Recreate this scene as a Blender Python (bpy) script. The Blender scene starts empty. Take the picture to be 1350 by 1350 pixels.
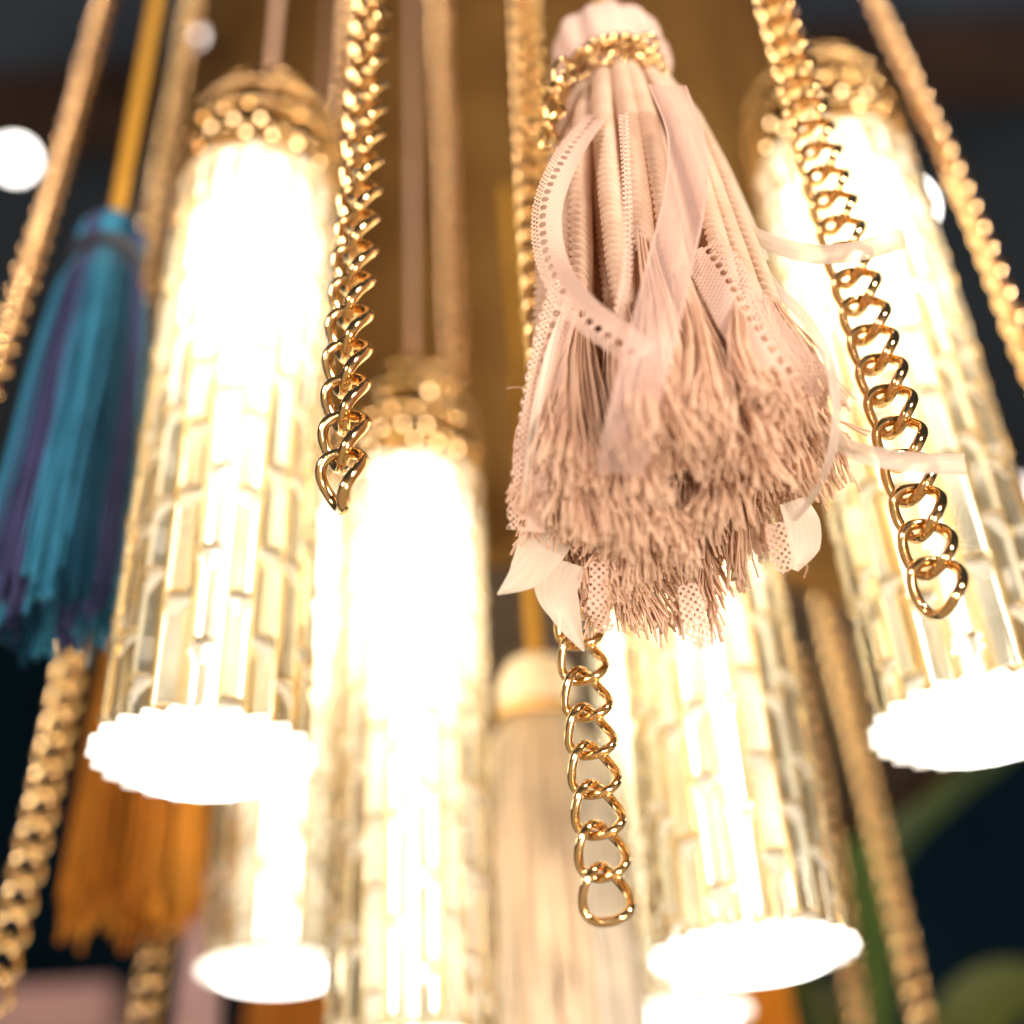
import bpy, math, random
import numpy as np
from mathutils import Vector, Matrix, Quaternion

random.seed(7)
rng = np.random.default_rng(11)
S = bpy.context.scene
COL = S.collection
PI = math.pi

# ------------------------------------------------------------------ camera model (photo is 1350 px square)
PX, HALF = 1350.0, 675.0
F = 1669.0                       # focal length in photo pixels
PITCH = math.radians(34.0)
ROLL = math.radians(3.1)
EYE = np.array((0.0, 0.0, 1.6))
fw = np.array((0, math.cos(PITCH), math.sin(PITCH)))
u0 = np.array((0, -math.sin(PITCH), math.cos(PITCH)))
r0 = np.array((1.0, 0, 0))
rt = math.cos(ROLL) * r0 - math.sin(ROLL) * u0
up = math.sin(ROLL) * r0 + math.cos(ROLL) * u0


def pt(px, py, D):
    return EYE + fw * D + rt * ((px - HALF) / F * D) + up * ((HALF - py) / F * D)


def proj(p):
    v = np.asarray(p) - EYE
    D = v @ fw
    return HALF + (v @ rt) / D * F, HALF - (v @ up) / D * F, D


def raise_to(p, py):
    """the point straight above/below p whose photo row is py"""
    lo, hi = -1.5, 3.0
    for _ in range(50):
        m = (lo + hi) / 2
        if proj(p + np.array((0, 0, m)))[1] > py:
            lo = m
        else:
            hi = m
    return p + np.array((0, 0, lo))


def same_range(px, py, dist):
    """point seen at (px, py) lying in the upright plane at horizontal range dist"""
    d = fw + rt * ((px - HALF) / F) + up * ((HALF - py) / F)
    return EYE + d * (dist / d[1])


# ------------------------------------------------------------------ materials
def new_mat(name):
    m = bpy.data.materials.new(name)
    m.use_nodes = True
    nt = m.node_tree
    nt.nodes.clear()
    out = nt.nodes.new('ShaderNodeOutputMaterial')
    return m, nt, out


def N(nt, kind, **kw):
    n = nt.nodes.new(kind)
    for k, v in kw.items():
        if k in n.inputs:
            n.inputs[k].default_value = v
        else:
            setattr(n, k, v)
    return n


def L(nt, a, b):
    nt.links.new(a, b)


def noise_mix(nt, c1, c2, scale, detail=3, lo=.35, hi=.65, coord='Object'):
    tc = N(nt, 'ShaderNodeTexCoord')
    n = N(nt, 'ShaderNodeTexNoise', Scale=scale, Detail=detail)
    L(nt, tc.outputs[coord], n.inputs['Vector'])
    r = N(nt, 'ShaderNodeMapRange')
    r.inputs['From Min'].default_value = lo
    r.inputs['From Max'].default_value = hi
    L(nt, n.outputs['Fac'], r.inputs['Value'])
    mx = N(nt, 'ShaderNodeMix', data_type='RGBA')
    mx.inputs[6].default_value = (*c1, 1)
    mx.inputs[7].default_value = (*c2, 1)
    L(nt, r.outputs['Result'], mx.inputs[0])
    return mx.outputs[2], r.outputs['Result']


def mat_principled(name, c1, c2=None, scale=30, rough=.5, metal=0.0, bump=0.0, bscale=80, coord='Object', **kw):
    m, nt, out = new_mat(name)
    p = N(nt, 'ShaderNodeBsdfPrincipled', Roughness=rough, Metallic=metal)
    for k, v in kw.items():
        p.inputs[k].default_value = v
    c, f = noise_mix(nt, c1, c2 or c1, scale, coord=coord)
    L(nt, c, p.inputs['Base Color'])
    if bump:
        tc = N(nt, 'ShaderNodeTexCoord')
        n = N(nt, 'ShaderNodeTexNoise', Scale=bscale, Detail=4)
        L(nt, tc.outputs[coord], n.inputs['Vector'])
        b = N(nt, 'ShaderNodeBump', Strength=bump, Distance=.001)
        L(nt, n.outputs['Fac'], b.inputs['Height'])
        L(nt, b.outputs['Normal'], p.inputs['Normal'])
    L(nt, p.outputs['BSDF'], out.inputs['Surface'])
    return m


def mat_gold(name, c1, c2, rough=.16):
    m, nt, out = new_mat(name)
    p = N(nt, 'ShaderNodeBsdfPrincipled', Metallic=1.0, Roughness=rough)
    c, f = noise_mix(nt, c1, c2, 160)
    L(nt, c, p.inputs['Base Color'])
    tc = N(nt, 'ShaderNodeTexCoord')
    n = N(nt, 'ShaderNodeTexNoise', Scale=420, Detail=3)
    L(nt, tc.outputs['Object'], n.inputs['Vector'])
    r = N(nt, 'ShaderNodeMapRange')
    r.inputs['To Min'].default_value = rough * .6
    r.inputs['To Max'].default_value = rough * 1.7
    L(nt, n.outputs['Fac'], r.inputs['Value'])
    L(nt, r.outputs['Result'], p.inputs['Roughness'])
    b = N(nt, 'ShaderNodeBump', Strength=.12, Distance=.0006)
    L(nt, n.outputs['Fac'], b.inputs['Height'])
    L(nt, b.outputs['Normal'], p.inputs['Normal'])
    L(nt, p.outputs['BSDF'], out.inputs['Surface'])
    return m


def mat_yarn(name, c1, c2, trans=.35, scale=60, attr=None, tcol=None):
    """dyed yarn: diffuse with light coming through; attr = colour attribute of the dye"""
    m, nt, out = new_mat(name)
    c, f = noise_mix(nt, c1, c2, scale)
    if attr:
        a = N(nt, 'ShaderNodeAttribute', attribute_name=attr)
        mul = N(nt, 'ShaderNodeMix', data_type='RGBA', blend_type='MULTIPLY')
        mul.inputs[0].default_value = 1
        L(nt, c, mul.inputs[6])
        L(nt, a.outputs['Color'], mul.inputs[7])
        c = mul.outputs[2]
    d = N(nt, 'ShaderNodeBsdfDiffuse')
    t = N(nt, 'ShaderNodeBsdfTranslucent')
    L(nt, c, d.inputs['Color'])
    if tcol:
        t.inputs['Color'].default_value = (*tcol, 1)
    else:
        L(nt, c, t.inputs['Color'])
    mx = N(nt, 'ShaderNodeMixShader', Fac=trans)
    L(nt, d.outputs[0], mx.inputs[1])
    L(nt, t.outputs[0], mx.inputs[2])
    sh = N(nt, 'ShaderNodeBsdfSheen', Roughness=.5)
    sh.inputs['Color'].default_value = (.9, .8, .7, 1)
    m2 = N(nt, 'ShaderNodeMixShader', Fac=.06)
    L(nt, mx.outputs[0], m2.inputs[1])
    L(nt, sh.outputs[0], m2.inputs[2])
    L(nt, m2.outputs[0], out.inputs['Surface'])
    return m


def mat_emit(name, col, strength):
    m, nt, out = new_mat(name)
    e = N(nt, 'ShaderNodeEmission', Strength=strength)
    e.inputs['Color'].default_value = (*col, 1)
    L(nt, e.outputs[0], out.inputs['Surface'])
    return m


def mat_glass(name):
    """clear reeded glass, gold reflections tinted into the grooves, bright facets whitened as matt cut faces at the joints"""
    m, nt, out = new_mat(name)
    g = N(nt, 'ShaderNodeBsdfGlass', IOR=1.46, Roughness=.03)
    a = N(nt, 'ShaderNodeAttribute', attribute_name='tint')
    L(nt, a.outputs['Color'], g.inputs['Color'])
    t = N(nt, 'ShaderNodeBsdfTransparent')
    t.inputs['Color'].default_value = (1, .97, .92, 1)
    mx = N(nt, 'ShaderNodeMixShader', Fac=.15)
    L(nt, g.outputs[0], mx.inputs[1])
    L(nt, t.outputs[0], mx.inputs[2])
    tl = N(nt, 'ShaderNodeBsdfTranslucent')
    tl.inputs['Color'].default_value = (.97, .96, .93, 1)
    c = N(nt, 'ShaderNodeAttribute', attribute_name='cut')
    k = N(nt, 'ShaderNodeMath', operation='MULTIPLY')
    k.inputs[1].default_value = .55
    L(nt, c.outputs['Fac'], k.inputs[0])
    m2 = N(nt, 'ShaderNodeMixShader')
    L(nt, k.outputs[0], m2.inputs[0])
    L(nt, mx.outputs[0], m2.inputs[1])
    L(nt, tl.outputs[0], m2.inputs[2])
    L(nt, m2.outputs[0], out.inputs['Surface'])
    return m


def mat_liner(name):
    m, nt, out = new_mat(name)
    tl = N(nt, 'ShaderNodeBsdfTranslucent')
    df = N(nt, 'ShaderNodeBsdfDiffuse')
    tc = N(nt, 'ShaderNodeTexCoord')
    mp = N(nt, 'ShaderNodeMapping')
    mp.inputs['Scale'].default_value = (110, 110, 9)
    n = N(nt, 'ShaderNodeTexNoise', Scale=1, Detail=4)
    L(nt, tc.outputs['Object'], mp.inputs['Vector'])
    L(nt, mp.outputs[0], n.inputs['Vector'])
    cr = N(nt, 'ShaderNodeValToRGB')
    els = cr.color_ramp.elements
    els[0].position = .34
    els[0].color = (.98, .74, .38, 1)  # gold reflections painted into the liner as amber streaks
    els[1].position = .66
    els[1].color = (.62, .64, .60, 1)
    e = els.new(.50)
    e.color = (.97, .94, .86, 1)
    L(nt, n.outputs['Fac'], cr.inputs[0])
    L(nt, cr.outputs[0], tl.inputs['Color'])
    L(nt, cr.outputs[0], df.inputs['Color'])
    m1 = N(nt, 'ShaderNodeMixShader', Fac=.35)
    L(nt, tl.outputs[0], m1.inputs[1])
    L(nt, df.outputs[0], m1.inputs[2])
    # the frosting thins out to clear streaks towards the lower end of the tube
    sz = N(nt, 'ShaderNodeSeparateXYZ')
    L(nt, tc.outputs['Object'], sz.inputs[0])
    r = N(nt, 'ShaderNodeMapRange')
    for k_, v_ in (('From Min', .10), ('From Max', .21), ('To Min', .44), ('To Max', 1.25)):
        r.inputs[k_].default_value = v_
    L(nt, sz.outputs['Z'], r.inputs['Value'])
    n2 = N(nt, 'ShaderNodeTexNoise', Scale=1.7, Detail=3)
    L(nt, mp.outputs[0], n2.inputs['Vector'])
    sm = N(nt, 'ShaderNodeMapRange')
    for k_, v_ in (('From Min', .35), ('From Max', .65), ('To Min', -.30), ('To Max', .30)):
        sm.inputs[k_].default_value = v_
    L(nt, n2.outputs['Fac'], sm.inputs['Value'])
    ad = N(nt, 'ShaderNodeMath', operation='ADD', use_clamp=True)
    L(nt, r.outputs[0], ad.inputs[0])
    L(nt, sm.outputs[0], ad.inputs[1])
    tr = N(nt, 'ShaderNodeBsdfTransparent')
    m2 = N(nt, 'ShaderNodeMixShader')
    L(nt, ad.outputs[0], m2.inputs[0])
    L(nt, tr.outputs[0], m2.inputs[1])
    L(nt, m1.outputs[0], m2.inputs[2])
    L(nt, m2.outputs[0], out.inputs['Surface'])
    return m


def mat_ribbon(name, col, clear, edge=.0012):
    """organza: see-through weave with a denser selvedge; uv is in metres (along, across)"""
    m, nt, out = new_mat(name)
    d = N(nt, 'ShaderNodeBsdfDiffuse')
    t = N(nt, 'ShaderNodeBsdfTranslucent')
    g = N(nt, 'ShaderNodeBsdfGlossy', Roughness=.35)
    tc = N(nt, 'ShaderNodeTexCoord')
    mp = N(nt, 'ShaderNodeMapping')
    mp.inputs['Scale'].default_value = (60, 900, 1)
    n = N(nt, 'ShaderNodeTexNoise', Scale=1, Detail=2)
    L(nt, tc.outputs['UV'], mp.inputs[0])
    L(nt, mp.outputs[0], n.inputs[0])
    cr = N(nt, 'ShaderNodeValToRGB')
    cr.color_ramp.elements[0].position = .3
    cr.color_ramp.elements[0].color = (col[0] * .86, col[1] * .86, col[2] * .86, 1)
    cr.color_ramp.elements[1].position = .7
    cr.color_ramp.elements[1].color = (*col, 1)
    L(nt, n.outputs['Fac'], cr.inputs[0])
    L(nt, cr.outputs[0], d.inputs['Color'])
    L(nt, cr.outputs[0], t.inputs['Color'])
    m1 = N(nt, 'ShaderNodeMixShader', Fac=.5)
    L(nt, d.outputs[0], m1.inputs[1])
    L(nt, t.outputs[0], m1.inputs[2])
    m2 = N(nt, 'ShaderNodeMixShader', Fac=.015)
    L(nt, m1.outputs[0], m2.inputs[1])
    L(nt, g.outputs[0], m2.inputs[2])
    tr = N(nt, 'ShaderNodeBsdfTransparent')
    a = N(nt, 'ShaderNodeAttribute', attribute_name='edge')
    r = N(nt, 'ShaderNodeMapRange')
    r.inputs['From Min'].default_value = .0
    r.inputs['From Max'].default_value = 1
    r.inputs['To Min'].default_value = clear
    r.inputs['To Max'].default_value = .02
    L(nt, a.outputs['Fac'], r.inputs['Value'])
    m3 = N(nt, 'ShaderNodeMixShader')
    L(nt, r.outputs['Result'], m3.inputs[0])
    L(nt, m2.outputs[0], m3.inputs[1])
    L(nt, tr.outputs[0], m3.inputs[2])
    L(nt, m3.outputs[0], out.inputs['Surface'])
    return m


def mat_lace(name, col, period=.0021, thresh=.18, eyelet=True):
    """cotton lace: rows of small round openings, one row of large eyelets; uv in metres"""
    m, nt, out = new_mat(name)
    tc = N(nt, 'ShaderNodeTexCoord')
    sx = N(nt, 'ShaderNodeSeparateXYZ')
    L(nt, tc.outputs['UV'], sx.inputs[0])

    def mth(op, a, b=None):
        n = N(nt, 'ShaderNodeMath', operation=op)
        for i, v in enumerate((a, b)):
            if v is None:
                continue
            if isinstance(v, (int, float)):
                n.inputs[i].default_value = v
            else:
                L(nt, v, n.inputs[i])
        return n.outputs[0]
    u, v = sx.outputs[0], sx.outputs[1]
    k = 2 * PI / period
    a = mth('MULTIPLY', mth('COSINE', mth('MULTIPLY', u, k)), .5)
    b = mth('MULTIPLY', mth('COSINE', mth('MULTIPLY', v, k)), .5)
    ck = mth('MULTIPLY', a, b)            # checkered lattice of openings
    hole = mth('GREATER_THAN', ck, thresh * .25)
    big = mth('MULTIPLY', mth('COSINE', mth('MULTIPLY', u, 2 * PI / .0046)), .5)
    band = mth('COSINE', mth('MULTIPLY', mth('SUBTRACT', v, .0012), 2 * PI / .0060))
    eye = mth('GREATER_THAN', mth('MULTIPLY', mth('ADD', big, .5), band), .30)
    inb = mth('LESS_THAN', mth('ABSOLUTE', mth('SUBTRACT', v, .0012)), .0014)
    if eyelet:
        eye = mth('MULTIPLY', eye, inb)
        hole = mth('MULTIPLY', hole, mth('GREATER_THAN', v, .0028))
        hole = mth('MAXIMUM', hole, eye)
    d = N(nt, 'ShaderNodeBsdfDiffuse')
    t = N(nt, 'ShaderNodeBsdfTranslucent')
    d.inputs['Color'].default_value = (*col, 1)
    t.inputs['Color'].default_value = (*col, 1)
    m1 = N(nt, 'ShaderNodeMixShader', Fac=.4)
    L(nt, d.outputs[0], m1.inputs[1])
    L(nt, t.outputs[0], m1.inputs[2])
    bp = N(nt, 'ShaderNodeBump', Strength=.6, Distance=.0008)
    L(nt, ck, bp.inputs['Height'])
    bp.invert = True
    L(nt, bp.outputs[0], d.inputs['Normal'])
    tr = N(nt, 'ShaderNodeBsdfTransparent')
    m2 = N(nt, 'ShaderNodeMixShader')
    L(nt, hole, m2.inputs[0])
    L(nt, m1.outputs[0], m2.inputs[1])
    L(nt, tr.outputs[0], m2.inputs[2])
    L(nt, m2.outputs[0], out.inputs['Surface'])
    return m


GOLD = mat_gold('polished_gold', (.84, .59, .30), (.74, .48, .21), .12)
GOLD_ROSE = mat_gold('rose_gold', (.94, .66, .38), (.86, .56, .28), .10)
GOLD_SHINY = mat_gold('bright_gold', (.97, .73, .40), (.92, .64, .30), .09)
AGED = mat_principled('aged_brass', (.42, .26, .10), (.30, .17, .06), 60, .28, 1.0)
BRASS = mat_principled('satin_brass', (.25, .130, .030), (.19, .090, .019), 9, .5, .5, .2, 60)
GLASS = mat_glass('reeded_glass')
LINER = mat_liner('frosted_liner')
BULB = mat_emit('bulb_glow', (1, .95, .87), 20)
PLATE = None
PINK = mat_yarn('dusty_pink_yarn', (.94, .74, .58), (.88, .64, .48), .40, 90)
PINK_FABRIC = mat_principled('dusty_pink_cloth', (.72, .50, .42), (.62, .41, .34), 70, .8, 0, .5, 300, **{'Sheen Weight': .3})
RIBBON = mat_ribbon('organza_ribbon', (.82, .61, .56), .45)
RIBBON_CLEAR = mat_ribbon('sheer_ribbon', (.86, .76, .68), .16)
SATIN = mat_ribbon('satin_ribbon', (.95, .86, .76), .06)
LACE = mat_lace('pink_lace', (.86, .64, .54))
NET = mat_lace('pink_net_lace', (.86, .64, .54), .0026, .3, False)


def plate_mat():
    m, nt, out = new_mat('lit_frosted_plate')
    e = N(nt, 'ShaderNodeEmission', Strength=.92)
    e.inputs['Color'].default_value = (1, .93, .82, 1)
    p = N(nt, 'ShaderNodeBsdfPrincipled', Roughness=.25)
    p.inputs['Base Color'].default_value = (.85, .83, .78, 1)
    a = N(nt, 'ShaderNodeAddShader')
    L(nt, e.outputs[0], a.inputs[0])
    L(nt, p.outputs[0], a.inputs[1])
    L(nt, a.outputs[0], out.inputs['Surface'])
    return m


PLATE = plate_mat()


# ------------------------------------------------------------------ mesh builder
class MB:
    def __init__(self):
        self.v, self.f, self.n = [], [], 0
        self.attr = {}
        self.uv = []
        self.has_uv = False

    def add(self, verts, faces, uv=None, **attrs):
        verts = np.asarray(verts, float)
        self.v.append(verts)
        self.f.extend([tuple(i + self.n for i in f) for f in faces])
        k = len(verts)
        for a in attrs:
            self.attr.setdefault(a, [])
        for a, lst in self.attr.items():
            val = attrs.get(a, 1.0)
            val = np.asarray(val, float)
            lst.append((self.n, k, val))
        if uv is not None:
            self.has_uv = True
        self.uv.append(np.zeros((k, 2)) if uv is None else np.asarray(uv, float))
        self.n += k

    def mesh(self, name, mat, smooth=True, sharp=None):
        me = bpy.data.meshes.new(name)
        V = np.concatenate(self.v)
        me.from_pydata(V.tolist(), [], self.f)
        for a, lst in self.attr.items():
            ca = me.color_attributes.new(a, 'FLOAT_COLOR', 'POINT')
            buf = np.ones((len(V), 4))
            for (s, k, val) in lst:
                if val.ndim == 0:
                    buf[s:s + k, :3] = val
                elif val.ndim == 1 and len(val) == 3 and k != 3:
                    buf[s:s + k, :3] = val
                elif val.ndim == 1:
                    buf[s:s + k, :3] = val[:, None]
                else:
                    buf[s:s + k, :3] = val
            ca.data.foreach_set('color', buf.ravel())
        if self.has_uv:
            UV = np.concatenate(self.uv)
            ul = me.uv_layers.new(name='UVMap')
            li = np.empty(len(me.loops), dtype=np.int32)
            me.loops.foreach_get('vertex_index', li)
            ul.data.foreach_set('uv', UV[li].ravel())
        if smooth:
            me.polygons.foreach_set('use_smooth', [True] * len(me.polygons))
            if sharp:
                me.set_sharp_from_angle(angle=math.radians(sharp))
        me.materials.append(mat)
        me.update()
        return me

    def build(self, name, mat, parent=None, loc=None, smooth=True, sharp=None):
        o = bpy.data.objects.new(name, self.mesh(name, mat, smooth, sharp))
        COL.objects.link(o)
        if parent:
            o.parent = parent
        if loc is not None:
            o.location = loc
        return o


def spline(P, n):
    """Catmull-Rom through P, n samples"""
    P = np.asarray(P, float)
    if len(P) == 2:
        return P[0] + (P[1] - P[0]) * np.linspace(0, 1, n)[:, None]
    Q = np.vstack([2 * P[0] - P[1], P, 2 * P[-1] - P[-2]])
    out = []
    for s in np.linspace(0, len(P) - 1 - 1e-9, n):
        i = int(s)
        t = s - i
        a, b, c, d = Q[i], Q[i + 1], Q[i + 2], Q[i + 3]
        out.append(.5 * ((2 * b) + (c - a) * t + (2 * a - 5 * b + 4 * c - d) * t * t + (3 * b - a - 3 * c + d) * t ** 3))
    return np.array(out)


def frames(P):
    T = np.gradient(P, axis=0)
    T /= np.linalg.norm(T, axis=1)[:, None] + 1e-12
    ref = np.array((1.0, 0, 0)) if abs(T[0][0]) < .8 else np.array((0, 1.0, 0))
    n = ref - T[0] * (ref @ T[0])
    n /= np.linalg.norm(n)
    Ns = [n]
    for i in range(1, len(P)):
        n = Ns[-1] - T[i] * (Ns[-1] @ T[i])
        n /= np.linalg.norm(n) + 1e-12
        Ns.append(n)
    Ns = np.array(Ns)
    return T, Ns, np.cross(T, Ns)


def sweep(P, rad, sides, closed=False, rfun=None, cap=True):
    """tube along P; rfun(s_index_fraction array, theta array) multiplies the radius"""
    P = np.asarray(P, float)
    n = len(P)
    T, A, B = frames(P)
    if closed:
        pass
    th = np.linspace(0, 2 * PI, sides, endpoint=False)
    R = np.broadcast_to(np.asarray(rad, float), (n,))[:, None] * np.ones((1, sides))
    if rfun is not None:
        R = R * rfun(np.arange(n)[:, None], th[None, :])
    V = P[:, None, :] + R[:, :, None] * (A[:, None, :] * np.cos(th)[None, :, None] + B[:, None, :] * np.sin(th)[None, :, None])
    V = V.reshape(-1, 3)
    Fc = []
    m = n if closed else n - 1
    for i in range(m):
        j = (i + 1) % n
        for k in range(sides):
            k2 = (k + 1) % sides
            Fc.append((i * sides + k, i * sides + k2, j * sides + k2, j * sides + k))
    if cap and not closed:
        Fc.append(tuple(range(sides - 1, -1, -1)))
        Fc.append(tuple((n - 1) * sides + k for k in range(sides)))
    return V, Fc


def lathe(prof, seg, wob=None):
    """prof: list of (r, z) bottom to top, closed on the axis when r is 0"""
    V, Fc = [], []
    for i, (r, z) in enumerate(prof):
        for k in range(seg):
            a = 2 * PI * k / seg
            q = r * (wob(a, i / (len(prof) - 1)) if wob else 1)
            V.append((q * math.cos(a), q * math.sin(a), z))
    for i in range(len(prof) - 1):
        for k in range(seg):
            k2 = (k + 1) % seg
            Fc.append((i * seg + k, i * seg + k2, (i + 1) * seg + k2, (i + 1) * seg + k))
    return V, Fc


def box(cx, cy, cz, sx, sy, sz):
    x, y, z = sx / 2, sy / 2, sz / 2
    V = [(cx + a * x, cy + b * y, cz + c * z) for a in (-1, 1) for b in (-1, 1) for c in (-1, 1)]
    Fc = [(0, 1, 3, 2), (4, 6, 7, 5), (0, 4, 5, 1), (2, 3, 7, 6), (0, 2, 6, 4), (1, 5, 7, 3)]
    return V, Fc


def empty(name, label, cat, loc=(0, 0, 0), group=None, rotz=0):
    o = bpy.data.objects.new(name, None)
    o.empty_display_size = .02
    COL.objects.link(o)
    o.location = tuple(loc)
    o.rotation_euler = (0, 0, rotz)
    o['label'] = label
    o['category'] = cat
    if group:
        o['group'] = group
    return o


def tag(o, label, cat, group=None):
    o['label'] = label
    o['category'] = cat
    if group:
        o['group'] = group
    return o


def struct(o):
    o['kind'] = 'structure'
    return o


def copy_tree(o, parent=None):
    c = o.copy()
    COL.objects.link(c)
    c.parent = parent
    for ch in o.children:
        copy_tree(ch, c)
    return c


# ------------------------------------------------------------------ chains
def link_mesh(name, a, b, r, mat, hi=True):
    n, sd = (48, 12) if hi else (28, 8)
    t = np.linspace(0, 2 * PI, n, endpoint=False)
    e = .97                       # a touch squarer than an ellipse
    def se(x):
        return np.sign(x) * np.abs(x) ** e
    P = np.stack([b * se(np.sin(t)), (b * .43) * np.sin(2 * t), a * se(np.cos(t))], 1)
    # closed sweep with frames that do not twist: use the radial direction
    T = np.roll(P, -1, 0) - np.roll(P, 1, 0)
    T /= np.linalg.norm(T, axis=1)[:, None]
    A = P - T * np.sum(P * T, 1)[:, None]
    A /= np.linalg.norm(A, axis=1)[:, None]
    B = np.cross(T, A)
    th = np.linspace(0, 2 * PI, sd, endpoint=False)
    V = P[:, None] + r * (A[:, None] * (np.cos(th) * .92)[None, :, None] + B[:, None] * (np.sin(th) * 1.06)[None, :, None])
    V = V.reshape(-1, 3)
    Fc = []
    for i in range(n):
        j = (i + 1) % n
        for k in range(sd):
            k2 = (k + 1) % sd
            Fc.append((i * sd + k, i * sd + k2, j * sd + k2, j * sd + k))
    mb = MB()
    mb.add(V, Fc)
    return mb.mesh(name, mat)


LINKS = {}


def chain(label, path, D, ang, pitch=.0164, b=.0080, r=.0018, mat=None, group='gold curb chains hanging round the lamps',
          hi=True, name='gold_chain', jit=5, spin=0):
    """path: photo points from the free end upwards, all at one horizontal range; D: depth of the first"""
    mat = mat or GOLD
    p0 = pt(*path[0], D)
    rng_y = p0[1]
    pts = [p0] + [same_range(x, y, rng_y) for x, y in path[1:]]
    P = spline(pts, 400)
    seg = np.linalg.norm(np.diff(P, axis=0), axis=1)
    s = np.concatenate([[0], np.cumsum(seg)])
    key = (round(pitch, 5), b, r, mat.name, hi)
    if key not in LINKS:
        LINKS[key] = link_mesh('link', pitch / 2 + r * 1.0, b, r, mat, hi)
    me = LINKS[key]
    root = empty(name, label, 'chain', p0, group)
    a = pitch / 2
    cnt = int((s[-1] - a) / pitch)
    for i in range(cnt):
        q = a + i * pitch
        c = np.array([np.interp(q, s, P[:, k]) for k in range(3)])
        c2 = np.array([np.interp(min(q + .004, s[-1]), s, P[:, k]) for k in range(3)])
        c1 = np.array([np.interp(max(q - .004, 0), s, P[:, k]) for k in range(3)])
        z = Vector(c2 - c1).normalized()
        rot = Vector((0, 0, 1)).rotation_difference(z) @ Quaternion((0, 0, 1), math.radians(ang + spin * i + random.uniform(-jit, jit)))
        if i == 0:
            rot = rot @ Quaternion((1, 0, 0), math.radians(random.uniform(-6, 6)))
        o = bpy.data.objects.new('link', me)
        COL.objects.link(o)
        o.parent = root
        o.location = tuple(c - p0)
        o.rotation_mode = 'QUATERNION'
        o.rotation_quaternion = rot
    return root


chain('sharp gold curb chain ending in front of the lit tubes left of the tassel',
      [(450, 658), (460, 430), (478, 200), (492, -40)], .420, 139, .0166, .0085, .00205)
chain('gold curb chain with heart shaped links hanging in front of the right hand glass tube',
      [(1244, 798), (1182, 560), (1116, 330), (1010, -40)], .405, 146, .0146, .0080, .00195)
chain('gold curb chain with open round links dangling below the pink tassel',
      [(802, 1208), (766, 850), (722, 470), (704, 220), (692, -40)], .405, 18, .0142, .0080, .00172)
chain('blurred gold chain at the upper left corner before the white spotlight',
      [(-62, 640), (10, 440), (78, 225), (150, -40)], .66, 100, .0164, .0085, .0021, GOLD_ROSE)
chain('long blurred gold chain passing behind the blue tassel and on below it',
      [(-12, 1330), (48, 1090), (100, 840), (160, 560), (208, 270), (262, -30)], .66, 60, .0170, .0085, .0021, GOLD_SHINY)
chain('blurred gold chain hanging below the leftmost tube over the orange tassel',
      [(180, 1400), (222, 1160), (255, 960), (300, 700)], .80, 30, .0164, .0085, .0021, GOLD_SHINY, hi=False)
chain('blurred copper gold chain at the far upper right against the dark ceiling',
      [(1400, 580), (1345, 440), (1255, 215), (1138, -40)], .62, 75, .0164, .0085, .0021, GOLD_ROSE)
chain('blurred gold chain hanging past the green leaf right of the front lamps',
      [(1228, 1400), (1150, 1060), (1075, 740), (1010, 440)], .84, 20, .0164, .0085, .0021, GOLD_SHINY, hi=False)
chain('blurred gold chain emerging from behind the lower right tube at the bottom edge',
      [(1140, 1400), (1108, 1180), (1070, 960), (1040, 760)], .95, 20, .0164, .0085, .0021, GOLD_SHINY, hi=False)
chain('pale blurred chain close behind the top of the sharp gold chain',
      [(430, 420), (444, 240), (462, 60), (470, -40)], .80, 40, .0164, .0080, .0019, GOLD_ROSE, hi=False)
chain('faint chain in front of the brass drum above the middle tube',
      [(600, 520), (597, 380), (580, -40)], .95, 40, .0164, .0080, .0018, GOLD_ROSE, hi=False)


# ------------------------------------------------------------------ glass tube lamps
TUBE_L, TUBE_R, LOBES = .340, .0440, 20


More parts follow.
